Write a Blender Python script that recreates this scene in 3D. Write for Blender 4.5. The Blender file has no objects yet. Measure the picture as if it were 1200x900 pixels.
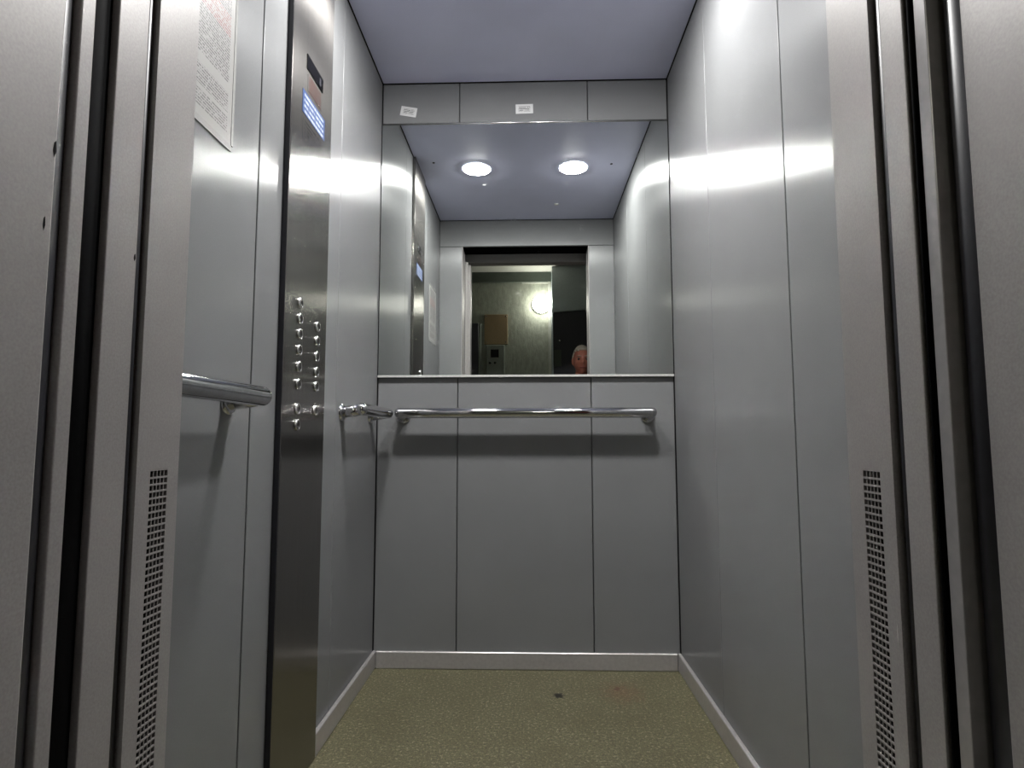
import bpy, bmesh, math, random
from mathutils import Vector, Matrix

random.seed(7)
C = bpy.context.scene.collection
scene = bpy.context.scene

# ------------------------------------------------------------------ camera
F_PX, PITCH, YAW, ROLL = 704.86, 0.08709, 0.02998, -0.0013
CAM = Vector((0.0182, -2.1251, 0.7889))
fw = Vector((-math.sin(YAW) * math.cos(PITCH), math.cos(YAW) * math.cos(PITCH), math.sin(PITCH)))
rt = Vector((math.cos(YAW), math.sin(YAW), 0))
up = rt.cross(fw)
rt, up = rt * math.cos(ROLL) + up * math.sin(ROLL), up * math.cos(ROLL) - rt * math.sin(ROLL)
cam_data = bpy.data.cameras.new('camera')
cam = bpy.data.objects.new('camera', cam_data)
C.objects.link(cam)
cam_data.sensor_width = 36.0
cam_data.lens = 36.0 * F_PX / 1200.0
cam_data.clip_start = 0.01
cam.matrix_world = Matrix(((rt.x, up.x, -fw.x, CAM.x), (rt.y, up.y, -fw.y, CAM.y),
                           (rt.z, up.z, -fw.z, CAM.z), (0, 0, 0, 1)))
scene.camera = cam

# ------------------------------------------------------------------ world, exposure
world = bpy.data.worlds.new('world')
scene.world = world
world.use_nodes = True
world.node_tree.nodes['Background'].inputs[0].default_value = (0, 0, 0, 1)
world.node_tree.nodes['Background'].inputs[1].default_value = 0.0
scene.view_settings.view_transform = 'Standard'
scene.view_settings.look = 'None'
scene.view_settings.exposure = 0.0
scene.view_settings.gamma = 1.0
scene.view_settings.use_curve_mapping = False
scene.cycles.caustics_reflective = True
scene.cycles.blur_glossy = 0.0
scene.cycles.sample_clamp_indirect = 90.0
scene.cycles.use_denoising = True
scene.cycles.denoising_prefilter = 'ACCURATE'
scene.cycles.max_bounces = 14
scene.cycles.diffuse_bounces = 8
scene.cycles.glossy_bounces = 8

LAMP_STRENGTH = 400.0          # the two car downlights
LAMP_COLOUR = (1.0, 0.99, 0.975)
HALL_STRENGTH = 30.0          # the round hall lamp
HALL_COLOUR = (1.0, 0.97, 0.88)

# ------------------------------------------------------------------ sizes (metres)
W = 0.5264        # half width of the car
H = 2.10          # car height
FRONT = -1.44     # inner face of the front wall
JL, JR = -0.386, 0.372   # faces of the entrance jambs
DOOR_H = 1.937
M_LO, M_HI = 1.006, 1.940
HALL_Y, HALL_H = -3.9, 2.454

# ------------------------------------------------------------------ materials
def lin(c):
    return tuple(((v / 255) / 12.92 if v / 255 <= 0.04045 else ((v / 255 + 0.055) / 1.055) ** 2.4) for v in c) + (1.0,)

class Nodes:
    def __init__(self, name):
        self.m = bpy.data.materials.new(name)
        self.m.use_nodes = True
        self.t = self.m.node_tree
        self.b = self.t.nodes['Principled BSDF']
    def n(self, kind, **kw):
        nd = self.t.nodes.new(kind)
        for k, v in kw.items():
            setattr(nd, k, v)
        return nd
    def l(self, a, b):
        self.t.links.new(a, b)
    def math(self, op, a, b=None, c=None):
        nd = self.n('ShaderNodeMath', operation=op)
        for i, v in enumerate((a, b, c)):
            if v is None:
                continue
            if isinstance(v, (int, float)):
                nd.inputs[i].default_value = v
            else:
                self.l(v, nd.inputs[i])
        return nd.outputs[0]
    def mix(self, fac, a, b):
        nd = self.n('ShaderNodeMix', data_type='RGBA')
        for sock, v in ((nd.inputs[0], fac), (nd.inputs[6], a), (nd.inputs[7], b)):
            if isinstance(v, (int, float)):
                sock.default_value = v
            elif isinstance(v, tuple):
                sock.default_value = v
            else:
                self.l(v, sock)
        return nd.outputs[2]
    def obj(self):
        return self.n('ShaderNodeTexCoord').outputs['Object']
    def noise(self, vec, scale, detail=2.0, rough=0.5):
        nd = self.n('ShaderNodeTexNoise')
        nd.inputs['Scale'].default_value = scale
        nd.inputs['Detail'].default_value = detail
        nd.inputs['Roughness'].default_value = rough
        if vec is not None:
            self.l(vec, nd.inputs['Vector'])
        return nd.outputs['Fac']
    def stretch(self, vec, s):
        nd = self.n('ShaderNodeMapping')
        nd.inputs['Scale'].default_value = s
        self.l(vec, nd.inputs['Vector'])
        return nd.outputs[0]
    def ramp(self, fac, lo, hi, a=0.0, b=1.0):
        nd = self.n('ShaderNodeMapRange')
        nd.inputs[1].default_value, nd.inputs[2].default_value = lo, hi
        nd.inputs[3].default_value, nd.inputs[4].default_value = a, b
        self.l(fac, nd.inputs[0])
        return nd.outputs[0]
    def bump(self, h, strength, dist=0.001):
        nd = self.n('ShaderNodeBump')
        nd.inputs['Strength'].default_value = strength
        nd.inputs['Distance'].default_value = dist
        self.l(h, nd.inputs['Height'])
        self.l(nd.outputs[0], self.b.inputs['Normal'])
    def set(self, **kw):
        for k, v in kw.items():
            self.b.inputs[k.replace('_', ' ')].default_value = v
    def tangent(self):
        nd = self.n('ShaderNodeTangent', direction_type='UV_MAP', uv_map='UVMap')
        self.l(nd.outputs[0], self.b.inputs['Tangent'])

def satin(name, rgb, metallic, rough, aniso, grain=0.05, marks=True):
    """lacquered sheet metal: a soft highlight drawn out sideways, fine grain, a few scuffs"""
    k = Nodes(name)
    o = k.obj()
    base = lin(rgb)
    g = k.noise(o, 420, 2)
    big = k.noise(o, 5, 3)
    f = k.math('ADD', k.ramp(g, 0.3, 0.7, 1 - grain, 1 + grain), k.ramp(big, 0.3, 0.7, -0.03, 0.03))
    col = k.n('ShaderNodeVectorMath', operation='SCALE')
    col.inputs[0].default_value = base[:3]
    k.l(f, col.inputs['Scale'])
    out = col.outputs[0]
    if marks:
        s = k.noise(k.stretch(o, (60, 60, 9)), 1.0, 4, 0.6)
        m = k.ramp(s, 0.76, 0.79, 0, 0.25)
        out = k.mix(m, out, lin((205, 205, 200)))
    k.l(out, k.b.inputs['Base Color'])
    k.set(Metallic=metallic, Roughness=rough, Anisotropic=aniso)
    if aniso:
        k.tangent()
    if not aniso:
        k.bump(k.noise(o, 160, 2), 0.06, 0.0005)
    return k.m

def plain(name, rgb, metallic=0.0, rough=0.5, spec=0.5):
    k = Nodes(name)
    o = k.obj()
    g = k.noise(o, 90, 3)
    f = k.ramp(g, 0.3, 0.7, 0.93, 1.07)
    col = k.n('ShaderNodeVectorMath', operation='SCALE')
    col.inputs[0].default_value = lin(rgb)[:3]
    k.l(f, col.inputs['Scale'])
    k.l(col.outputs[0], k.b.inputs['Base Color'])
    k.set(Metallic=metallic, Roughness=rough)
    k.b.inputs['Specular IOR Level'].default_value = spec
    return k.m

def glow(name, colour, strength):
    k = Nodes(name)
    k.set(Base_Color=(0.9, 0.9, 0.9, 1))
    k.b.inputs['Emission Color'].default_value = colour + (1.0,)
    k.b.inputs['Emission Strength'].default_value = strength
    return k.m

def printed(name, paper, ink, rows, gaps, axis_u, blocks=None, ink2=None, rough=0.4, metallic=0.0, thresh=0.47, mu=0.43, mv=0.46, aniso=0.0):
    """flat print: rows of small broken strokes too small to read, on plain paper (object units: -0.5..0.5)"""
    k = Nodes(name)
    sep = k.n('ShaderNodeSeparateXYZ')
    k.l(k.n('ShaderNodeTexCoord').outputs['Generated'], sep.inputs[0])
    u, v = sep.outputs[axis_u], sep.outputs[2]
    rowf = k.math('MULTIPLY', v, rows)
    fr = k.math('FRACT', rowf)
    row = k.math('FLOOR', rowf)
    line = k.math('LESS_THAN', k.math('ABSOLUTE', k.math('SUBTRACT', fr, 0.5)), 0.24)
    cmb = k.n('ShaderNodeCombineXYZ')
    k.l(k.math('MULTIPLY', u, gaps), cmb.inputs[0])
    k.l(k.math('MULTIPLY', row, 7.31), cmb.inputs[1])
    words = k.math('GREATER_THAN', k.noise(cmb.outputs[0], 1.0, 4, 0.7), thresh)
    edge = k.math('LESS_THAN', k.math('ABSOLUTE', k.math('SUBTRACT', u, 0.5)), mu)
    mask = k.math('MULTIPLY', k.math('MULTIPLY', line, words), edge)
    marg = k.math('LESS_THAN', k.math('ABSOLUTE', k.math('SUBTRACT', v, 0.5)), mv)
    mask = k.math('MULTIPLY', mask, marg)
    for lo, hi in (blocks or []):     # unprinted bands
        mid, half = (lo + hi) / 2, (hi - lo) / 2
        mask = k.math('MULTIPLY', mask, k.math('GREATER_THAN', k.math('ABSOLUTE', k.math('SUBTRACT', v, mid)), half))
    inkc = lin(ink)
    if ink2:
        band = k.math('LESS_THAN', k.math('ABSOLUTE', k.math('SUBTRACT', v, 0.72)), 0.07)
        inkc = k.mix(band, inkc, lin(ink2))
    k.l(k.mix(mask, lin(paper), inkc), k.b.inputs['Base Color'])
    k.set(Roughness=rough, Metallic=metallic)
    if aniso:
        k.set(Anisotropic=aniso)
        k.tangent()
    return k.m

GREY = (121, 122, 123)
M = {}
M['panel'] = satin('satin_grey_panel', GREY, 0.11, 0.285, 0.88, marks=False)
M['panel'].node_tree.nodes['Principled BSDF'].inputs['Specular IOR Level'].default_value = 0.26
M['ceiling'] = satin('satin_ceiling', (220, 222, 248), 0.0, 0.38, 0.0, marks=False)
M['jamb'] = satin('satin_jamb', (158, 154, 152), 0.2, 0.42, 0.0, grain=0.09, marks=False)
M['door'] = satin('satin_door', (158, 154, 152), 0.2, 0.42, 0.0, grain=0.09, marks=False)
M['trim'] = plain('pale_trim', (172, 169, 168), 0.4, 0.28)
M['rail_pale'] = plain('pale_mirror_rail', (206, 206, 202), 0.3, 0.3)
M['dark'] = plain('dark_joint', (16, 16, 18), 0.0, 0.7)
M['rubber'] = plain('dark_rubber', (46, 46, 52), 0.0, 0.45)
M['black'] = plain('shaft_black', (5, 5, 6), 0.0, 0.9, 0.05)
M['chrome'] = plain('chrome', (200, 200, 202), 1.0, 0.045)
M['alu'] = plain('polished_aluminium', (205, 205, 203), 1.0, 0.22)
M['cap'] = plain('button_cap', (120, 118, 116), 1.0, 0.22)
M['white'] = plain('white_plastic', (225, 225, 220), 0.0, 0.35)
M['lamp'] = glow('downlight_lens', LAMP_COLOUR, LAMP_STRENGTH)
M['hall_lamp'] = glow('hall_globe', HALL_COLOUR, HALL_STRENGTH)

k = Nodes('brushed_steel')
o = k.obj()
st = k.noise(k.stretch(o, (900, 900, 4)), 1.0, 2)
k.l(k.mix(k.ramp(st, 0.3, 0.7, 0, 1), lin((136, 134, 130)), lin((156, 153, 150))), k.b.inputs['Base Color'])
k.set(Metallic=1.0, Roughness=0.25, Anisotropic=0.92)
k.tangent()
M['steel'] = k.m

k = Nodes('mirror_glass')
o = k.obj()
sm = k.noise(k.stretch(o, (11, 11, 14)), 1.0, 5, 0.65)
k.l(k.ramp(sm, 0.60, 0.72, 0.0, 0.10), k.b.inputs['Roughness'])
k.set(Base_Color=(0.80, 0.825, 0.80, 1), Metallic=1.0)
M['mirror'] = k.m

k = Nodes('speckled_floor')
o = k.obj()
v1 = k.noise(o, 230, 3, 0.7)
v2 = k.noise(o, 120, 3, 0.65)
v3 = k.noise(o, 7, 4, 0.6)
c1 = k.mix(k.ramp(v1, 0.35, 0.65), lin((52, 50, 33)), lin((106, 102, 75)))
c2 = k.mix(k.ramp(v2, 0.56, 0.66, 0, 0.8), c1, lin((146, 142, 120)))
c3 = k.mix(k.ramp(v2, 0.33, 0.43, 0.65, 0), c2, lin((34, 30, 18)))
c4 = k.mix(k.ramp(v3, 0.4, 0.7, 0, 0.35), c3, lin((64, 58, 35)))
sep = k.n('ShaderNodeSeparateXYZ'); k.l(o, sep.inputs[0])
def spot(cx, cy, rx, ry, soft):
    dx = k.math('DIVIDE', k.math('SUBTRACT', sep.outputs[0], cx), rx)
    dy = k.math('DIVIDE', k.math('SUBTRACT', sep.outputs[1], cy), ry)
    d = k.math('SQRT', k.math('ADD', k.math('MULTIPLY', dx, dx), k.math('MULTIPLY', dy, dy)))
    d = k.math('ADD', d, k.ramp(k.noise(o, 60, 3), 0.3, 0.7, -0.35, 0.35))
    return k.ramp(d, 1.0, 1.0 - soft, 0.0, 1.0)
c5 = k.mix(k.math('MULTIPLY', spot(0.103, -0.207, 0.018, 0.022, 0.35), 0.95), c4, lin((18, 16, 9)))
c6 = k.mix(k.math('MULTIPLY', spot(0.289, -0.158, 0.013, 0.018, 0.6), 0.9), c5, lin((60, 34, 18)))
c7 = k.mix(k.math('MULTIPLY', spot(0.30, -0.18, 0.08, 0.10, 0.9), 0.4), c6, lin((96, 62, 42)))
k.l(c7, k.b.inputs['Base Color'])
k.set(Roughness=0.55)
k.bump(v1, 0.25, 0.0008)
M['floor'] = k.m

k = Nodes('hall_plaster')
o = k.obj()
pv = k.noise(k.stretch(o, (30, 30, 12)), 1.0, 5, 0.7)
k.l(k.mix(k.ramp(pv, 0.35, 0.65), lin((150, 154, 142)), lin((178, 181, 168))), k.b.inputs['Base Color'])
k.set(Roughness=0.35)
k.bump(pv, 0.6, 0.006)
M['plaster'] = k.m
M['hall_white'] = plain('hall_whitewash', (205, 205, 196), 0.0, 0.8)
M['hall_beam'] = plain('hall_beam_paint', (88, 96, 88), 0.0, 0.5)
M['hall_dim'] = plain('hall_niche_paint', (178, 188, 192), 0.0, 0.5)
M['hall_door'] = plain('hall_dark_door', (70, 70, 78), 0.0, 0.4)
M['plywood'] = plain('plywood', (150, 128, 96), 0.0, 0.6)
M['box_grey'] = plain('grey_box', (150, 156, 148), 0.0, 0.45)
M['hall_floor'] = plain('hall_concrete', (70, 68, 64), 0.0, 0.7)
M['display'] = plain('black_display', (10, 10, 12), 0.0, 0.12)
M['paper'] = printed('printed_notice', (150, 149, 147), (78, 77, 77), 58, 60, 1, blocks=[(0.30, 0.36), (0.155, 0.18), (0.0, 0.05)], ink2=(124, 66, 62))
M['sleeve'] = plain('clear_sleeve_edge', (160, 160, 157), 0.0, 0.25)
M['sticker'] = printed('small_sticker', (206, 206, 206), (70, 70, 72), 7.0, 18, 0, thresh=0.45, mu=0.34, mv=0.28)
M['blue'] = printed('blue_sticker', (26, 54, 104), (150, 156, 166), 4.2, 30, 1, rough=0.6, thresh=0.46)
M['redtext'] = printed('red_lettered_label', (146, 143, 140), (128, 62, 48), 6.0, 22, 1, metallic=1.0, rough=0.25, aniso=0.92, thresh=0.44)
M['engraved'] = printed('engraved_lettering', (146, 143, 140), (84, 80, 78), 6.0, 22, 1, metallic=1.0, rough=0.25, aniso=0.92)
M['skin'] = plain('skin', (158, 98, 82), 0.0, 0.5)
M['shirt'] = plain('shirt_red', (128, 40, 38), 0.0, 0.8)
M['trousers'] = plain('trousers_dark', (44, 46, 54), 0.0, 0.85)
M['shoe'] = plain('shoe_black', (24, 24, 24), 0.0, 0.5)
M['hair'] = plain('grey_hair', (158, 149, 136), 0.0, 0.7)
M['eye'] = plain('eye_dark', (40, 30, 28), 0.0, 0.2)
M['lip'] = plain('lip', (140, 72, 66), 0.0, 0.5)

# ------------------------------------------------------------------ mesh helpers
def add_box(bm, x0, x1, y0, y1, z0, z1, bevel=0.0, seg=1):
    vs = [bm.verts.new(p) for p in ((x0, y0, z0), (x1, y0, z0), (x1, y1, z0), (x0, y1, z0),
                                    (x0, y0, z1), (x1, y0, z1), (x1, y1, z1), (x0, y1, z1))]
    fs = [bm.faces.new([vs[i] for i in q]) for q in
          ((3, 2, 1, 0), (4, 5, 6, 7), (0, 1, 5, 4), (1, 2, 6, 5), (2, 3, 7, 6), (3, 0, 4, 7))]
    if bevel:
        es = list({e for f in fs for e in f.edges})
        bmesh.ops.bevel(bm, geom=es, offset=bevel, segments=seg, affect='EDGES', profile=0.5)

def tube(bm, pts, rad, n=20, cap=True):
    """a tube along points; rad may be a list"""
    pts = [Vector(p) for p in pts]
    rads = rad if isinstance(rad, (list, tuple)) else [rad] * len(pts)
    rings, ref = [], None
    for i, p in enumerate(pts):
        t = (pts[min(i + 1, len(pts) - 1)] - pts[max(i - 1, 0)]).normalized()
        if ref is None:
            ref = t.orthogonal().normalized()
        ref = (ref - t * ref.dot(t)).normalized()
        b = t.cross(ref)
        rings.append([bm.verts.new(p + (ref * math.cos(a) + b * math.sin(a)) * rads[i])
                      for a in [2 * math.pi * j / n for j in range(n)]])
    for a, b in zip(rings, rings[1:]):
        for j in range(n):
            f = bm.faces.new((a[j], a[(j + 1) % n], b[(j + 1) % n], b[j])); f.smooth = True
    if cap:
        bm.faces.new(rings[0][::-1]); bm.faces.new(rings[-1])

def lathe(bm, prof, origin, axis, n=32):
    """prof: (radius, height) pairs turned about axis through origin"""
    ax = Vector(axis).normalized(); e1 = ax.orthogonal().normalized(); e2 = ax.cross(e1)
    o = Vector(origin); rings = []
    for r, h in prof:
        if r < 1e-6:
            rings.append([bm.verts.new(o + ax * h)])
        else:
            rings.append([bm.verts.new(o + ax * h + (e1 * math.cos(a) + e2 * math.sin(a)) * r)
                          for a in [2 * math.pi * j / n for j in range(n)]])
    for a, b in zip(rings, rings[1:]):
        for j in range(n):
            j2 = (j + 1) % n
            if len(a) == 1 and len(b) == 1:
                continue
            if len(a) == 1:
                f = bm.faces.new((a[0], b[j2], b[j]))
            elif len(b) == 1:
                f = bm.faces.new((a[j], a[j2], b[0]))
            else:
                f = bm.faces.new((a[j], a[j2], b[j2], b[j]))
            f.smooth = True

def finish_uv(bm):
    uvl = bm.loops.layers.uv.get('UVMap') or bm.loops.layers.uv.new('UVMap')
    for f in bm.faces:
        n = f.normal
        a = max(range(3), key=lambda i: abs(n[i]))
        for lp in f.loops:
            c = lp.vert.co
            lp[uvl].uv = ((c.y, c.z) if a == 0 else (c.x, c.z) if a == 1 else (c.x, c.y))

def obj(name, bm, mat, parent=None, loc=None):
    """link a bmesh as one mesh object; vertices are in world space, the origin moves to loc"""
    bmesh.ops.recalc_face_normals(bm, faces=bm.faces)
    bm.normal_update()
    finish_uv(bm)
    if loc is not None:
        bmesh.ops.translate(bm, verts=bm.verts, vec=-Vector(loc))
    me = bpy.data.meshes.new(name)
    bm.to_mesh(me); bm.free()
    me.materials.append(M[mat] if isinstance(mat, str) else mat)
    o = bpy.data.objects.new(name, me)
    C.objects.link(o)
    if loc is not None:
        o.location = loc
    if parent is not None:
        o.parent = parent
        off = Vector((0, 0, 0)); q = parent
        while q is not None:
            off += q.location; q = q.parent
        o.location = o.location - off
    return o

def boxes(name, mat, parent, *bs, bevel=0.0, seg=1, loc=None):
    bm = bmesh.new()
    for b in bs:
        add_box(bm, *b, bevel=bevel, seg=seg)
    return obj(name, bm, mat, parent, loc)

def empty(name, loc):
    o = bpy.data.objects.new(name, None)
    C.objects.link(o); o.location = loc; o.empty_display_size = 0.1
    return o

def struct(o, label, cat):
    o['kind'] = 'structure'; o['label'] = label; o['category'] = cat
    return o

def tag(o, label, cat, group=None):
    o['label'] = label; o['category'] = cat
    if group:
        o['group'] = group
    return o

# ------------------------------------------------------------------ car shell
T = 0.0125   # panel thickness
G = 0.0015   # half joint
BV = 0.0018
struct(boxes('floor', 'floor', None, (-W - 0.02, W + 0.02, FRONT - 0.02, 0.02, -0.03, 0.0)),
       'speckled olive linoleum car floor with a small dark stain', 'floor')

struct(boxes('ceiling', 'ceiling', None, (-W + 0.003, W - 0.003, FRONT + 0.003, -0.003, H, H + 0.012), bevel=0.001),
       'plain blue-grey sheet metal ceiling of the lift car', 'ceiling')
boxes('ceiling_joint', 'dark', bpy.data.objects['ceiling'], (-W - 0.05, W + 0.05, FRONT - 0.05, 0.05, H + 0.0125, H + 0.03))

wb = struct(boxes('wall_back', 'dark', None, (-W - 0.03, W + 0.03, T, T + 0.02, -0.03, H + 0.012)),
            'back wall of three tall grey metal panels behind the mirror', 'wall')
for x0, x1 in ((-W + 0.001, -0.2385), (-0.2385, 0.234), (0.234, W - 0.001)):
    boxes('panel', 'panel', wb, (x0 + G, x1 - G, 0.0, T - 0.0005, 0.0, H - 0.002), bevel=BV)

wl = struct(boxes('wall_left', 'dark', None, (-W - T - 0.02, -W - T, FRONT, T, -0.03, H + 0.012)),
            'side wall of grey metal panels carrying the control panel and notice', 'wall')
for y0, y1, g0, g1 in ((-0.456, -0.002, 0.0002, G), (-0.971, -0.456, 0.0022, 0.0002), (FRONT, -0.971, G, 0.0022)):
    boxes('panel', 'panel', wl, (-W - T + 0.0005, -W, y0 + g0, y1 - g1, 0.0, H - 0.002), bevel=BV, seg=3)

wr = struct(boxes('wall_right', 'dark', None, (W + T, W + T + 0.02, FRONT, T, -0.03, H + 0.012)),
            'bare side wall of grey metal panels without rail or notice', 'wall')
for y0, y1, g0, g1 in ((-0.453, -0.002, 0.0002, G), (-0.952, -0.453, 0.0018, 0.0002), (FRONT, -0.952, G, 0.0018)):
    boxes('panel', 'panel', wr, (W, W + T - 0.0005, y0 + g0, y1 - g1, 0.0, H - 0.002), bevel=BV, seg=3)

# front wall of the car: returns, transom and the jambs with their air grilles
YJL, YJR = -1.514, -1.522
VZ0, VZ1 = 0.16, 0.7525
wf = struct(boxes('wall_front', 'dark', None, (-W - 0.03, W + 0.03, FRONT - 0.05, FRONT - 0.02, DOOR_H + 0.02, H + 0.02)),
            'front wall of the car around the doorway', 'wall')
boxes('panel', 'panel', wf, (-W, JL - 0.004, FRONT - 0.012, FRONT, 0.0, DOOR_H - 0.001), bevel=BV)
boxes('panel', 'panel', wf, (JR + 0.004, W, FRONT - 0.012, FRONT, 0.0, DOOR_H - 0.001), bevel=BV)
boxes('transom_panel', 'panel', wf, (-W, W, FRONT - 0.02, FRONT, DOOR_H + 0.001, H - 0.002), bevel=BV)

def jamb(side, X, y1, vy0, vy1):
    """jamb slab with a rectangular opening for the air grille; side -1 / +1"""
    def sx(d):   # depth d behind the face
        return (X, X + side * d) if side > 0 else (X - d, X)
    bm = bmesh.new()
    x0, x1 = sx(0.004)
    add_box(bm, x0, x1, vy1, FRONT, 0.0, DOOR_H)
    add_box(bm, x0, x1, y1, vy0, 0.0, DOOR_H)
    add_box(bm, x0, x1, vy0, vy1, VZ1, DOOR_H)
    add_box(bm, x0, x1, vy0, vy1, 0.0, VZ0)
    bmesh.ops.remove_doubles(bm, verts=bm.verts, dist=1e-5)
    j = obj('jamb', bm, 'jamb', wf)
    # grille: five holes across, real bars
    bm = bmesh.new()
    xa, xb = sx(0.0016)
    nr = int(round((VZ1 - VZ0) / 0.00735))
    pr = (VZ1 - VZ0) / nr
    pc = (vy1 - vy0) / 5
    for i in range(1, nr):
        z = VZ0 + i * pr
        add_box(bm, xa, xb, vy0, vy1, z - 0.0010, z + 0.0010)
    for i in range(1, 5):
        y = vy0 + i * pc
        add_box(bm, xa + 0.0002 * (side > 0), xb - 0.0002 * (side < 0), y - 0.00055, y + 0.00055, VZ0, VZ1)
    obj('vent_grille', bm, 'jamb', wf)
    xa, xb = (X + side * 0.02, X + side * 0.024)
    boxes('vent_cavity', 'black', wf, (min(xa, xb), max(xa, xb), vy0 - 0.02, vy1 + 0.02, VZ0 - 0.02, VZ1 + 0.02))
    boxes('jamb_return', 'jamb', wf, (*sorted((X + side * 0.004, X + side * 0.05)), y1, y1 + 0.004, 0.0, DOOR_H))
jamb(-1, JL, YJL, -1.491, -1.4605)
jamb(1, JR, YJR, -1.4995, -1.4685)

# car door leaves drawn open, rubber seals, shaft gap
def strip_struct(name, mat, side, X, y0, y1, depth, z1, label, cat, bevel=0.001, z0=0.0):
    xa, xb = sorted((X, X + side * depth))
    return struct(boxes(name, mat, None, (xa, xb, y0, y1, z0, z1), bevel=bevel, seg=2), label, cat)

def seal_or_shade(parent, side, X, y0, y1, z1, sink=0.010, mat='rubber'):
    """bulging profile sunk in a groove: rubber seal, or black strip standing in for gap shade"""
    bm = bmesh.new()
    n = 8
    pr = []
    for i in range(n + 1):
        t = i / n
        pr.append((X + side * (sink - 0.006 * math.sin(math.pi * t)), y0 + (y1 - y0) * t))
    lo = [bm.verts.new((x, y, 0.0)) for x, y in pr]
    hi = [bm.verts.new((x, y, z1)) for x, y in pr]
    bo = [bm.verts.new((X + side * (sink + 0.02), y, z)) for z in (0.0, z1) for y in (y0, y1)]
    for i in range(n):
        f = bm.faces.new((lo[i], lo[i + 1], hi[i + 1], hi[i])); f.smooth = True
    bm.faces.new((lo[0], hi[0], bo[2], bo[0])); bm.faces.new((lo[-1], bo[1], bo[3], hi[-1]))
    bm.faces.new(lo[::-1] + [bo[0], bo[1]][:1] + [bo[1]]); bm.faces.new(hi + [bo[3], bo[2]])
    bm.faces.new((bo[0], bo[2], bo[3], bo[1]))
    return obj('seal_or_gap_shade', bm, mat, parent)

d1 = strip_struct('door_1', 'door', -1, JL, -1.576, -1.5316, 0.42, DOOR_H, 'edge of the open car door leaf on the control panel side', 'door')
seal_or_shade(d1, -1, JL, -1.5316, YJL, DOOR_H)
d2 = strip_struct('door_2', 'door', 1, JR, -1.5761, -1.5414, 0.42, DOOR_H, 'edge of the open car door leaf on the bare wall side', 'door')
seal_or_shade(d2, 1, JR, -1.5414, YJR, DOOR_H)
d3 = strip_struct('door_3', 'door', -1, -0.372, -1.641, -1.625, 0.42, 1.895, 'edge of the open landing door leaf on the control panel side', 'door')
seal_or_shade(d3, -1, -0.366, -1.672, -1.641, 1.895, sink=0.014)
seal_or_shade(d3, -1, JL, -1.625, -1.576, 1.895, sink=0.0075, mat='black')['label'] = 'black strip standing in for the shade of the deep gap'  # added black strip: deep shade of the open gap put in as colour
d4 = strip_struct('door_4', 'trim', 1, 0.376, -1.6025, -1.5866, 0.42, 1.895, 'pale edge of the open landing door leaf on the bare wall side', 'door')
seal_or_shade(d4, 1, 0.380, -1.632, -1.6025, 1.895, sink=0.012)

seal_or_shade(d4, 1, JR, -1.5866, -1.5761, 1.895, sink=0.0075, mat='black')['label'] = 'black strip standing in for the shade of the deep gap'  # same here: gap shade made as a black strip, not a seal
# landing portal
LW = -1.72
t1 = strip_struct('trim_1', 'jamb', -1, -0.36, LW - 0.027, -1.672, 0.12, 1.895, 'scuffed grey landing door frame post on the control panel side', 'door frame', bevel=0.002)
t2 = strip_struct('trim_2', 'jamb', 1, 0.384, LW, -1.632, 0.10, 1.895, 'scuffed grey landing door frame post on the bare wall side', 'door frame', bevel=0.002)
struct(boxes('trim_3', 'jamb', None, (JL - 0.10, JR + 0.10, LW, -1.6415, 1.896, 2.00), bevel=0.002),
       'grey landing door frame head above the opening', 'door frame')
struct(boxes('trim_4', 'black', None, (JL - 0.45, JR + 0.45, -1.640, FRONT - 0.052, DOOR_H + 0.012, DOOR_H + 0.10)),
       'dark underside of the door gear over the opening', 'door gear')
struct(boxes('trim_5', 'alu', None, (JL - 0.30, JR + 0.30, -1.576, FRONT - 0.001, -0.03, -0.001)), 'grooved metal car door sill', 'door sill')
struct(boxes('trim_6', 'alu', None, (JL - 0.30, JR + 0.30, LW, -1.606, -0.03, -0.001)), 'grooved metal landing door sill', 'door sill')
# paint chips on the frame edges
for par, x, y, z, hy, hz, mt in ((t1, -0.360, -1.6745, 1.018, 0.0018, 0.007, 'black'), (t1, -0.360, -1.680, 0.955, 0.0012, 0.006, 'black'),
                                 (d1, JL, -1.5345, 0.972, 0.0016, 0.004, 'black'), (wf, JR, -1.5150, 0.598, 0.0006, 0.010, 'rail_pale')):
    bm = bmesh.new()
    sg = 1 if x < 0 else -1
    pts = [(y - hy, z - hz * 0.3), (y - hy * 0.2, z - hz), (y + hy, z - hz * 0.2), (y + hy * 0.5, z + hz), (y - hy * 0.6, z + hz * 0.7)]
    lo = [bm.verts.new((x - sg * 0.0005, a, b)) for a, b in pts]; hi = [bm.verts.new((x + sg * 0.00012, a, b)) for a, b in pts]
    bm.faces.new(lo); bm.faces.new(hi[::-1])
    for i in range(5):
        bm.faces.new((lo[i], lo[(i + 1) % 5], hi[(i + 1) % 5], hi[i]))
    obj('paint_chip', bm, mt, par)
# shaft lining that closes the gap behind the leaves
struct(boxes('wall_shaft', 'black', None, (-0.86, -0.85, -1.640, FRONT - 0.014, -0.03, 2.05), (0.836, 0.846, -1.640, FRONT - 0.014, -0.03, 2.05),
             (-0.85, 0.836, -1.605, -1.577, -0.06, -0.035)), 'black lining of the shaft gap', 'wall')

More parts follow.
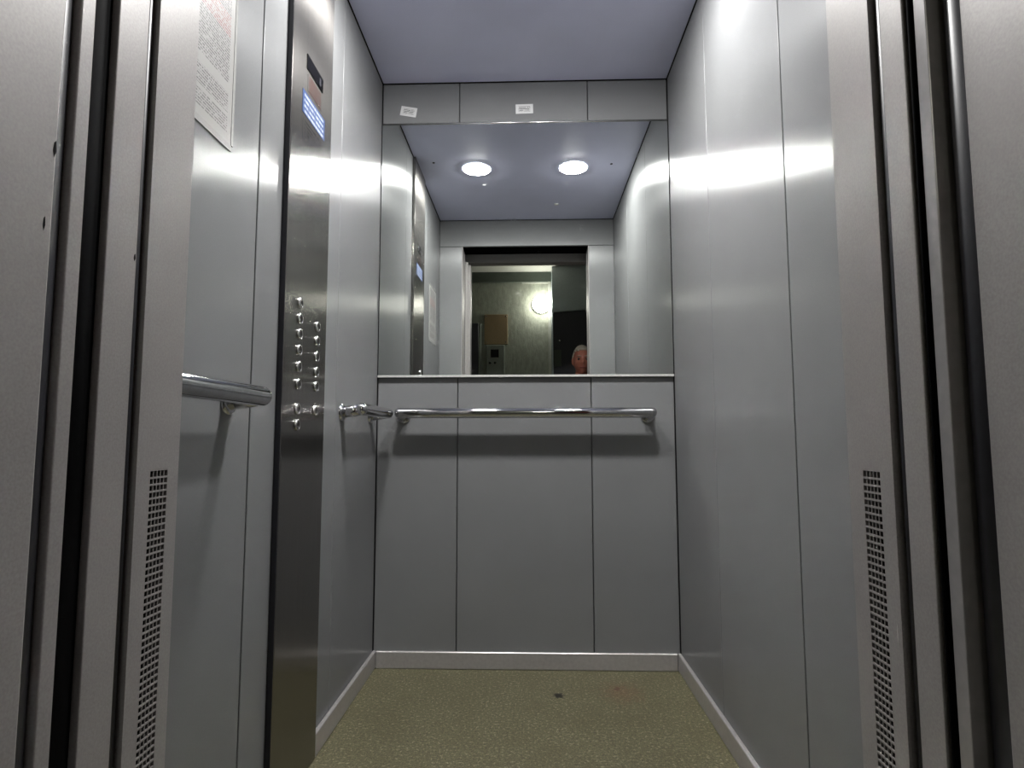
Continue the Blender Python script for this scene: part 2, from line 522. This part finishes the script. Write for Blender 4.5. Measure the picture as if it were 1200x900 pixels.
# ------------------------------------------------------------------ skirting
BT, BH = 0.0122, 0.0575
def skirting(name, label, b):
    o = struct(boxes(name, 'trim', None, b, bevel=0.0035, seg=3), label, 'skirting')
    return o
skirting('baseboard_back', 'pale metal skirting along the foot of the back wall', (-W + BT + 0.001, W - BT - 0.001, -BT, -0.0002, 0.0, BH))
skirting('baseboard_left', 'pale metal skirting running from the back corner to the control panel', (-W + 0.0002, -W + BT, -0.586, -0.0002, 0.0, BH))
skirting('baseboard_right', 'pale metal skirting along the foot of the bare side wall', (W - BT, W - 0.0002, FRONT + 0.002, -0.0002, 0.0, BH))

# ------------------------------------------------------------------ mirror
mr = tag(empty('wall_mirror', (0, -0.003, M_LO)), 'wide frameless mirror across the back wall', 'mirror')
boxes('glass', 'mirror', mr, (-W + 0.0035, W - 0.0035, -0.006, -0.0005, M_LO, M_HI - 0.004))
boxes('backing', 'dark', mr, (-W + 0.001, W - 0.001, -0.0004, 0.0006, M_LO - 0.010, M_HI))
boxes('bottom_rail', 'rail_pale', mr, (-W + 0.003, W - 0.003, -0.0135, -0.0005, M_LO - 0.008, M_LO), bevel=0.001)
bm = bmesh.new()
tube(bm, [(-W + 0.003, -0.0045, M_HI - 0.001), (W - 0.003, -0.0045, M_HI - 0.001)], 0.004, 16)
obj('top_clip', bm, 'alu', mr)

# ------------------------------------------------------------------ downlights
for sx_, lab in ((-0.240, 'round lit downlight on the control panel side of the ceiling'), (0.234, 'round lit downlight on the bare wall side of the ceiling')):
    c = (sx_, -0.735, H)
    t = tag(empty('downlight', c), lab, 'downlight', 'round ceiling downlights')
    bm = bmesh.new()
    lathe(bm, [(0.0665, -0.0005), (0.0675, -0.0040), (0.070, -0.0040), (0.0715, -0.0003)], c, (0, 0, 1), 48)
    obj('trim_ring', bm, 'white', t)
    bm = bmesh.new()
    lathe(bm, [(0.0665, -0.0010), (0.0655, -0.0035), (0.060, -0.0055), (0.045, -0.0075), (0.025, -0.0085), (0.0, -0.009)], c, (0, 0, 1), 48)
    obj('lens', bm, 'lamp', t)

bm = bmesh.new()
lathe(bm, [(0.013, -0.0003), (0.0125, -0.003), (0.006, -0.006), (0.0, -0.0065)], (0.172, -1.197, H), (0, 0, 1), 20)
tag(obj('ceiling_sensor', bm, 'white', None, (0.172, -1.197, H)), 'tiny white round sensor on the car ceiling near the doorway', 'sensor')
for x, y in ((0.415, -0.70), (-0.44, -0.66)):
    bm = bmesh.new()
    lathe(bm, [(0.006, -0.0002), (0.0055, -0.0025), (0.0, -0.003)], (x, y, H), (0, 0, 1), 12)
    obj('screw', bm, 'dark', bpy.data.objects['ceiling'])

# ------------------------------------------------------------------ handrails
RR = 0.0180
def arc(p0, corner, p1, n=8):
    p0, corner, p1 = Vector(p0), Vector(corner), Vector(p1)
    return [(p0 * (1 - t) ** 2 + corner * 2 * t * (1 - t) + p1 * t * t) for t in [i / n for i in range(n + 1)]]
def handrail(a, b, wall, label):
    """a, b: ends of the tube axis; wall: vector from the axis to the wall"""
    a, b, wall = Vector(a), Vector(b), Vector(wall)
    t = (b - a).normalized()
    wn = wall.normalized(); dwn = Vector((0, 0, -0.009))
    h = tag(empty('handrail', (a + b) / 2 + wall), label, 'handrail')
    bm = bmesh.new()
    Ln = (b - a).length
    dome = [i * math.pi / 20 for i in range(1, 10)]
    lathe(bm, [(0.0, -RR)] + [(RR * math.sin(q), -RR * math.cos(q)) for q in dome] + [(RR, 0.0), (RR, 0.002), (RR, 0.004), (RR, Ln - 0.004), (RR, Ln - 0.002), (RR, Ln)]
          + [(RR * math.cos(q), Ln + RR * math.sin(q)) for q in dome] + [(0.0, Ln + RR)], a, t, 28)
    obj('rail', bm, 'chrome', h)
    for p, d in ((a, -t), (b, t)):
        bm = bmesh.new()      # post that drops slightly to the wall
        tube(bm, [p + wn * 0.002 - d * 0.002, p - d * 0.002 + wn * 0.030 + dwn * 0.6, p - d * 0.002 + wall * 0.97 + dwn], RR - 0.001, 24)
        obj('post', bm, 'chrome', h)
        bm = bmesh.new()
        c = p - d * 0.002 + wall + dwn
        lathe(bm, [(0.0, 0.008), (0.020, 0.008), (0.0245, 0.0055), (0.0255, 0.0004)], c, -wn, 28)
        obj('flange', bm, 'chrome', h)
    return h
RZ = 0.870
handrail((-0.432, -0.062, RZ), (0.432, -0.062, RZ), (0, 0.062, 0), 'long chrome handrail under the mirror')
handrail((-W + 0.060, -1.390, 0.862), (-W + 0.060, -1.056, 0.862), (-0.060, 0, 0), 'chrome handrail under the printed notice')
handrail((-W + 0.060, -0.405, 0.868), (-W + 0.060, -0.090, 0.868), (-0.060, 0, 0), 'short chrome handrail between the control panel and the back corner')

# ------------------------------------------------------------------ control panel
PX = -W + 0.0134
cp = tag(empty('control_panel', (-W, -0.721, 0.0)), 'tall brushed steel control panel with two columns of round buttons', 'control panel')
boxes('faceplate', 'steel', cp, (-W + 0.0005, PX, -0.853, -0.588, 0.002, H - 0.003), bevel=0.0012)
boxes('side_edge', 'rubber', cp, (-W + 0.0003, PX - 0.001, -0.8545, -0.8533, 0.002, H - 0.003))
bz1 = (1.097, 1.0605, 1.0245, 0.9875, 0.9485, 0.909, 0.8525, 0.8157)
bz2 = (1.0625, 1.026, 0.9873, 0.949, 0.9129, 0.8535)
ring_me = cap_me = None
def button(y, z):
    global ring_me, cap_me
    if ring_me is None:
        bm = bmesh.new()
        lathe(bm, [(0.0130, 0.0), (0.0130, 0.003), (0.0118, 0.0048), (0.0100, 0.0048), (0.0092, 0.0036), (0.0092, 0.0)], (0, 0, 0), (1, 0, 0), 24)
        r = obj('button_ring', bm, 'alu'); ring_me = r.data; bpy.data.objects.remove(r)
        bm = bmesh.new()
        lathe(bm, [(0.0090, 0.0), (0.0090, 0.0042), (0.0080, 0.0050), (0.0045, 0.0036), (0.0, 0.0030)], (0, 0, 0), (1, 0, 0), 24)
        r = obj('button', bm, 'cap'); cap_me = r.data; bpy.data.objects.remove(r)
    b = bpy.data.objects.new('button', cap_me); C.objects.link(b); b.parent = cp
    b.location = Vector((PX, y, z)) - cp.location
    r = bpy.data.objects.new('button_ring', ring_me); C.objects.link(r); r.parent = b
for z in bz1:
    button(-0.770, z)
for z in bz2:
    button(-0.656, z)
def plate(name, mat, parent, y0, y1, z0, z1, th, x=PX, label=None):
    o = boxes(name, mat, parent, (x + 0.0001, x + th, y0, y1, z0, z1))
    if label:
        o['label'] = label
    return o
plate('floor_display', 'display', cp, -0.772, -0.664, 1.669, 1.7045, 0.0020, label='black floor display window')
plate('lettered_label', 'redtext', cp, -0.762, -0.668, 1.618, 1.660, 0.0006, label='label with small red lettering')
plate('blue_label', 'blue', cp, -0.792, -0.642, 1.551, 1.607, 0.0008, label='blue sticker with white lettering')
plate('engraved_text', 'engraved', cp, -0.785, -0.655, 1.485, 1.540, 0.0004)
boxes('display_digit', 'rubber', bpy.data.objects['floor_display'], (PX + 0.0019, PX + 0.0023, -0.690, -0.680, 1.676, 1.696))

# ------------------------------------------------------------------ notice and stickers
nt = tag(boxes('notice', 'paper', None, (-W + 0.0003, -W + 0.0012, -1.298, -1.088, 1.318, 1.615), loc=(-W, -1.193, 1.318)),
         'white printed notice sheet in a clear sleeve on the side wall', 'notice')
boxes('sleeve', 'sleeve', nt, (-W + 0.0002, -W + 0.0018, -1.302, -1.2985, 1.308, 1.625), (-W + 0.0002, -W + 0.0018, -1.0878, -1.080, 1.318, 1.622),
      (-W + 0.0002, -W + 0.0018, -1.302, -1.086, 1.306, 1.3175), (-W + 0.0002, -W + 0.0018, -1.302, -1.080, 1.6155, 1.623))

def sticker(x, z, w, h, rot, label):
    bm = bmesh.new()
    add_box(bm, -w / 2, w / 2, -0.0008, -0.0001, -h / 2, h / 2)
    o = obj('sticker', bm, 'sticker')
    o.location = (x, 0, z); o.rotation_euler = (0, rot, 0)
    tag(o, label, 'sticker')
sticker(-0.428, 1.991, 0.060, 0.036, math.radians(10), 'small tilted white sticker above the mirror')
sticker(0.0015, 1.994, 0.064, 0.036, math.radians(-1), 'small straight white sticker above the middle of the mirror')

# ------------------------------------------------------------------ landing hall (seen in the mirror)
HX0, HX1 = -1.30, 1.60
struct(boxes('floor_hall', 'hall_floor', None, (HX0, HX1, HALL_Y, LW, -0.03, 0.0)), 'grey concrete floor of the landing hall', 'floor')
struct(boxes('ceiling_hall', 'hall_white', None, (HX0 - 0.05, HX1 + 0.05, HALL_Y - 0.05, LW + 0.05, HALL_H, HALL_H + 0.03)), 'whitewashed ceiling of the landing hall', 'ceiling')
struct(boxes('wall_hall', 'plaster', None, (HX0, 0.235, HALL_Y - 0.06, HALL_Y, 0.0, HALL_H)), 'rough green-grey painted hall wall opposite the lift', 'wall')
struct(boxes('wall_hall_left', 'plaster', None, (HX0 - 0.05, HX0, HALL_Y - 0.06, LW + 0.05, 0.0, HALL_H)), 'green-grey hall side wall on the notice side', 'wall')
struct(boxes('wall_hall_right', 'plaster', None, (HX1, HX1 + 0.05, HALL_Y - 0.06, LW + 0.05, 0.0, HALL_H)), 'green-grey hall side wall beyond the dark door', 'wall')
struct(boxes('wall_landing', 'hall_white', None, (HX0, JL - 0.101, LW + 0.002, -1.645, 0.0, HALL_H), (JR + 0.101, HX1, LW + 0.002, -1.645, 0.0, HALL_H),
             (JL - 0.101, JR + 0.101, LW + 0.002, -1.645, 2.001, HALL_H)), 'landing wall around the lift doorway', 'wall')
struct(boxes('trim_7', 'hall_beam', None, (HX0, 0.234, HALL_Y + 0.0005, HALL_Y + 0.03, 2.352, HALL_H - 0.0005)), 'dark painted beam under the hall ceiling', 'beam')

# projecting wall with a dark door
def prism(name, mat, parent, poly, z0, z1, loc=None):
    bm = bmesh.new()
    lo = [bm.verts.new((x, y, z0)) for x, y in poly]; hi = [bm.verts.new((x, y, z1)) for x, y in poly]
    n = len(poly)
    bm.faces.new(lo[::-1]); bm.faces.new(hi)
    for i in range(n):
        bm.faces.new((lo[i], lo[(i + 1) % n], hi[(i + 1) % n], hi[i]))
    return obj(name, bm, mat, parent, loc)
AX, AY, BX, BY = 0.238, -3.70, 1.60, -3.20
def on(sx_, d):   # point along the angled face, d metres off it towards the lift
    L = math.hypot(BX - AX, BY - AY); ux, uy = (BX - AX) / L, (BY - AY) / L
    return (AX + ux * sx_ - uy * d, AY + uy * sx_ + ux * d)
struct(prism('wall_hall_angle', 'hall_dim', None, [(AX, HALL_Y - 0.05), (BX, HALL_Y - 0.05), (BX, BY), (AX, AY)], 0.0, HALL_H),
       'angled blue-grey hall wall around the dark door', 'wall')
dr = struct(prism('door_5', 'hall_door', None, [on(0.02, 0.0008), on(0.95, 0.0008), on(0.95, 0.03), on(0.02, 0.03)], 0.0, 1.99), 'dark grey flat door in the angled hall wall', 'door')
prism('door_frame', 'hall_dim', dr, [on(0.012, 0.0005), on(0.96, 0.0005), on(0.96, 0.045), on(0.012, 0.045)], 1.9905, 2.03)
bm = bmesh.new()
tube(bm, [on(0.09, 0.032) + (1.70,), on(0.09, 0.06) + (1.70,), on(0.11, 0.07) + (1.70,)], 0.010, 12)
obj('door_handle', bm, 'chrome', dr)
prism('lock_plate', 'hall_beam', dr, [on(0.03, 0.0302), on(0.10, 0.0302), on(0.10, 0.036), on(0.03, 0.036)], 1.46, 1.62)

# round wall lamp
lc = (0.1335, HALL_Y, 2.118)
hl = tag(empty('wall_lamp', lc), 'round white glowing lamp on the hall wall', 'wall lamp')
bm = bmesh.new()
lathe(bm, [(0.0, 0.002), (0.092, 0.002), (0.092, 0.020), (0.086, 0.024)], lc, (0, 1, 0), 32)
obj('lamp_base', bm, 'white', hl)
bm = bmesh.new()
lathe(bm, [(0.086, 0.022), (0.087, 0.060), (0.074, 0.092), (0.045, 0.110), (0.0, 0.116)], lc, (0, 1, 0), 32)
obj('lamp_globe', bm, 'hall_lamp', hl)
# pale strip running beside the lamp
struct(boxes('trim_8', 'hall_white', None, (0.205, 0.2345, HALL_Y + 0.001, HALL_Y + 0.03, 0.0, 2.35)), 'pale vertical strip at the hall wall corner', 'strip')
struct(boxes('trim_9', 'hall_white', None, (-0.06, 0.2045, HALL_Y + 0.001, HALL_Y + 0.012, 2.338, 2.351)), 'pale strip under the hall beam', 'strip')

bx = tag(boxes('meter_box', 'box_grey', None, (-0.415, -0.235, HALL_Y + 0.0005, HALL_Y + 0.07, 1.10, 1.70), bevel=0.004, loc=(-0.325, HALL_Y, 1.10)),
         'pale grey wall box with a dark square window', 'wall box')
boxes('box_window', 'display', bx, (-0.372, -0.292, HALL_Y + 0.0702, HALL_Y + 0.073, 1.575, 1.655))
for i in range(2):
    bm = bmesh.new()
    lathe(bm, [(0.012, 0.0), (0.012, 0.006), (0.0, 0.008)], (-0.378 + i * 0.05, HALL_Y + 0.0702, 1.52), (0, 1, 0), 14)
    obj('box_knob', bm, 'display', bx)
bd = tag(boxes('plywood_board', 'plywood', None, (-0.44, -0.205, HALL_Y + 0.0005, HALL_Y + 0.02, 1.715, 2.02), bevel=0.002, loc=(-0.32, HALL_Y, 1.715)),
         'brown plywood square on the hall wall above the grey box', 'board')
for x in (-0.42, -0.225):
    for z in (1.735, 2.0):
        bm = bmesh.new()
        lathe(bm, [(0.006, 0.0), (0.005, 0.002), (0.0, 0.0026)], (x, HALL_Y + 0.0201, z), (0, 1, 0), 10)
        obj('screw', bm, 'alu', bd)
cb = tag(boxes('cable_cabinet', 'hall_door', None, (-0.565, -0.497, HALL_Y + 0.0005, HALL_Y + 0.05, 0.9, 1.925), bevel=0.003, loc=(-0.53, HALL_Y, 0.9)),
         'narrow dark upright cabinet on the hall wall', 'cabinet')
boxes('cabinet_edge', 'box_grey', cb, (-0.4965, -0.472, HALL_Y + 0.0005, HALL_Y + 0.045, 0.9, 1.925), bevel=0.002)

# ------------------------------------------------------------------ person taking the photograph (head shows in the mirror)
def make_person():
    px, py = 0.425, -2.575
    joints = {
        'pelvis': ((0.470, -2.800, 0.86), 0.145, 0.115), 'waist': ((0.460, -2.770, 0.98), 0.130, 0.105),
        'chest': ((0.440, -2.690, 1.12), 0.150, 0.110), 'neck0': ((0.428, -2.630, 1.215), 0.075, 0.065),
        'neck1': ((0.425, -2.600, 1.29), 0.052, 0.055), 'headc': ((0.425, -2.585, 1.37), 0.06, 0.06),
        'shL': ((0.285, -2.640, 1.175), 0.058, 0.058), 'elL': ((0.175, -2.430, 1.00), 0.043, 0.043), 'wrL': ((0.085, -2.215, 0.865), 0.027, 0.024),
        'shR': ((0.580, -2.660, 1.175), 0.058, 0.058), 'elR': ((0.640, -2.700, 0.92), 0.043, 0.043), 'wrR': ((0.630, -2.600, 0.68), 0.027, 0.024),
        'hipL': ((0.385, -2.800, 0.80), 0.095, 0.095), 'knL': ((0.375, -2.760, 0.46), 0.062, 0.062), 'anL': ((0.375, -2.830, 0.10), 0.040, 0.040), 'toL': ((0.365, -2.650, 0.040), 0.036, 0.034),
        'hipR': ((0.555, -2.800, 0.80), 0.095, 0.095), 'knR': ((0.565, -2.770, 0.46), 0.062, 0.062), 'anR': ((0.570, -2.850, 0.10), 0.040, 0.040), 'toR': ((0.585, -2.670, 0.040), 0.036, 0.034),
        'heL': ((0.378, -2.875, 0.045), 0.034, 0.034), 'heR': ((0.568, -2.895, 0.045), 0.034, 0.034),
        'paL': ((0.068, -2.180, 0.825), 0.034, 0.020), 'paR': ((0.625, -2.575, 0.61), 0.034, 0.020),
    }
    links = [('pelvis', 'waist'), ('waist', 'chest'), ('chest', 'neck0'), ('neck0', 'neck1'), ('neck1', 'headc'),
             ('chest', 'shL'), ('shL', 'elL'), ('elL', 'wrL'), ('wrL', 'paL'), ('chest', 'shR'), ('shR', 'elR'), ('elR', 'wrR'), ('wrR', 'paR'),
             ('pelvis', 'hipL'), ('hipL', 'knL'), ('knL', 'anL'), ('anL', 'toL'), ('anL', 'heL'), ('pelvis', 'hipR'), ('hipR', 'knR'), ('knR', 'anR'), ('anR', 'toR'), ('anR', 'heR')]
    def finger(base, palm, pts, r):
        prev = palm
        for i, q in enumerate(pts):
            nm = f'{base}{i}'
            joints[nm] = (q, r * (1 - 0.08 * i), r * (1 - 0.08 * i)); links.append((prev, nm)); prev = nm
    # hand on the phone: four fingers round its back, thumb along the near side
    for i, (dx, l) in enumerate(((-0.030, 0.9), (-0.010, 1.0), (0.010, 0.95), (0.030, 0.78))):
        x = 0.068 + dx
        finger('fL%d' % i, 'paL', [(x * 0.9 + 0.002, -2.158, 0.805), (x - 0.004, -2.150 , 0.775 + 0.03 * (1 - l)), (x - 0.006, -2.152, 0.752 + 0.03 * (1 - l))], 0.0085)
    finger('tL', 'paL', [(0.030, -2.185, 0.812), (0.012, -2.178, 0.790)], 0.0095)
    for i, (dy, l) in enumerate(((0.030, 0.92), (0.010, 1.0), (-0.010, 0.95), (-0.030, 0.78))):
        y = -2.575 + dy
        finger('fR%d' % i, 'paR', [(0.622, y, 0.575), (0.612, y + 0.004, 0.575 - 0.040 * l), (0.598, y + 0.006, 0.575 - 0.062 * l)], 0.0085)
    finger('tR', 'paR', [(0.606, -2.535, 0.595), (0.596, -2.522, 0.565)], 0.0095)

    names = list(joints); idx = {n: i for i, n in enumerate(names)}
    me = bpy.data.meshes.new('person_skeleton')
    me.from_pydata([joints[n][0] for n in names], [(idx[a], idx[b]) for a, b in links], [])
    tmp = bpy.data.objects.new('person_skeleton', me); C.objects.link(tmp)
    sk = tmp.modifiers.new('skin', 'SKIN'); sk.use_smooth_shade = True
    for i, n in enumerate(names):
        me.skin_vertices[0].data[i].radius = joints[n][1:]
        me.skin_vertices[0].data[i].use_root = (n == 'pelvis')
    ss = tmp.modifiers.new('sub', 'SUBSURF'); ss.levels = 1; ss.render_levels = 1
    dg = bpy.context.evaluated_depsgraph_get()
    em = bpy.data.meshes.new_from_object(tmp.evaluated_get(dg))
    bm = bmesh.new(); bm.from_mesh(em)
    # head
    hc = Vector((px, py, 1.400))
    def head_point(n, grow=0.0):
        nx, ny, nz = n
        x, y, z = (0.069 + grow) * nx, (0.094 + grow) * ny, (0.117 + grow) * nz
        if nz < 0:
            x *= 1 - 0.28 * (-nz) ** 1.5
            y *= 1 - 0.12 * (-nz) ** 2
        if ny > 0:
            y += 0.022 * math.exp(-(nx / 0.17) ** 2 - ((nz + 0.16) / 0.20) ** 2)
            y -= 0.011 * math.exp(-((abs(nx) - 0.40) / 0.17) ** 2 - ((nz - 0.06) / 0.12) ** 2)
            y += 0.005 * math.exp(-(nx / 0.5) ** 2 - ((nz - 0.24) / 0.09) ** 2)
            y += 0.010 * math.exp(-(nx / 0.3) ** 2 - ((nz + 0.86) / 0.16) ** 2)
            y += 0.005 * math.exp(-(nx / 0.26) ** 2 - ((nz + 0.50) / 0.10) ** 2)
        return hc + Vector((x, y, z))
    s = bmesh.ops.create_uvsphere(bm, u_segments=48, v_segments=32, radius=1.0)
    for v in s['verts']:
        v.co = head_point(v.co)
    for sg in (-1, 1):      # ears
        e = bmesh.ops.create_uvsphere(bm, u_segments=14, v_segments=10, radius=1.0)
        for v in e['verts']:
            c = v.co.copy(); v.co = hc + Vector((sg * 0.069 + c.x * 0.012, -0.008 + c.y * 0.019, -0.004 + c.z * 0.032))
    me2 = bpy.data.meshes.new('person'); bm.to_mesh(me2); bm.free()
    bpy.data.objects.remove(tmp)
    body = bpy.data.objects.new('person', me2); C.objects.link(body)
    rm = body.modifiers.new('remesh', 'REMESH'); rm.mode = 'VOXEL'; rm.voxel_size = 0.0062; rm.use_smooth_shade = True
    smo = body.modifiers.new('smooth', 'SMOOTH'); smo.iterations = 2; smo.factor = 0.4
    dg = bpy.context.evaluated_depsgraph_get(); dg.update()
    fin = bpy.data.meshes.new_from_object(body.evaluated_get(dg))
    body.modifiers.clear(); body.data = fin
    fin.materials.clear()
    for m in ('skin', 'shirt', 'trousers', 'shoe'):
        fin.materials.append(M[m])
    wl_, wr_ = Vector(joints['wrL'][0]), Vector(joints['wrR'][0])
    for p in fin.polygons:
        c = p.center; p.use_smooth = True
        neck = c.z > 1.255 + (c.y + 2.6) * 0.3 and abs(c.x - px) < 0.12
        handL = c.y > -2.245 and c.z < 0.93
        handR = c.x > 0.57 and c.z < 0.70 and c.y > -2.66
        p.material_index = 0 if (neck or handL or handR) else 3 if c.z < 0.085 else 2 if c.z < 0.90 and not (c.x > 0.585 or c.y > -2.6) else 1
    zoff = min(v.co.z for v in fin.vertices)
    off = Vector((0.47, -2.8, zoff))
    fin.transform(Matrix.Translation(-off)); body.location = (off.x, off.y, 0.0)
    tag(body, 'person with short grey hair in a dark red shirt reflected in the mirror', 'person')
    dz = Vector((0, 0, -zoff))
    # hair: a cap over crown, sides and back, with a lifted fringe
    bm = bmesh.new()
    s = bmesh.ops.create_uvsphere(bm, u_segments=48, v_segments=32, radius=1.0)
    kill = []
    for v in s['verts']:
        n = v.co.copy()
        line = 0.56 if n.y > 0.35 else 0.56 - (0.35 - n.y) * 1.0
        if n.z < line - 0.06 * math.sin(n.x * 23):
            kill.append(v)
        v.co = head_point(n, 0.008 + 0.004 * math.sin(n.x * 31 + n.y * 17) * max(0.0, n.z)) + dz
    bmesh.ops.delete(bm, geom=kill, context='VERTS')
    for f in bm.faces:
        f.smooth = True
    r = bmesh.ops.solidify(bm, geom=list(bm.faces), thickness=0.014)
    obj('hair', bm, 'hair', body)
    for sg in (-1, 1):
        bm = bmesh.new()
        bmesh.ops.create_uvsphere(bm, u_segments=16, v_segments=10, radius=0.0115, matrix=Matrix.Translation(hc + dz + Vector((sg * 0.030, 0.0745, 0.007))))
        for f in bm.faces:
            f.smooth = True
        obj('eye', bm, 'eye', body)
        bm = bmesh.new()
        tube(bm, [hc + dz + Vector((sg * 0.014, 0.0905, 0.026)), hc + dz + Vector((sg * 0.032, 0.0855, 0.031)), hc + dz + Vector((sg * 0.048, 0.073, 0.025))], [0.003, 0.004, 0.002], 8)
        obj('eyebrow', bm, 'hair', body)
    bm = bmesh.new()
    tube(bm, [hc + dz + Vector((x, 0.0835 - 6.0 * x * x, -0.058)) for x in (-0.024, -0.012, 0.0, 0.012, 0.024)], [0.002, 0.0042, 0.0046, 0.0042, 0.002], 8)
    obj('lips', bm, 'lip', body)
    return body
person = make_person()

# the phone in the outstretched hand, just behind the point of view
ph_c = CAM - fw * 0.011 + rt * 0.045 - up * 0.012
bm = bmesh.new()
add_box(bm, -0.075, 0.075, -0.036, 0.036, -0.004, 0.004, bevel=0.003, seg=2)
ph = obj('smartphone', bm, 'display')
ph.matrix_world = Matrix(((rt.x, up.x, -fw.x, ph_c.x), (rt.y, up.y, -fw.y, ph_c.y), (rt.z, up.z, -fw.z, ph_c.z), (0, 0, 0, 1)))
tag(ph, 'black smartphone held out by the person in the hall', 'phone')
bm = bmesh.new()
add_box(bm, -0.071, 0.071, -0.033, 0.033, 0.0041, 0.0045)
sc = obj('screen', bm, 'display'); sc.parent = ph
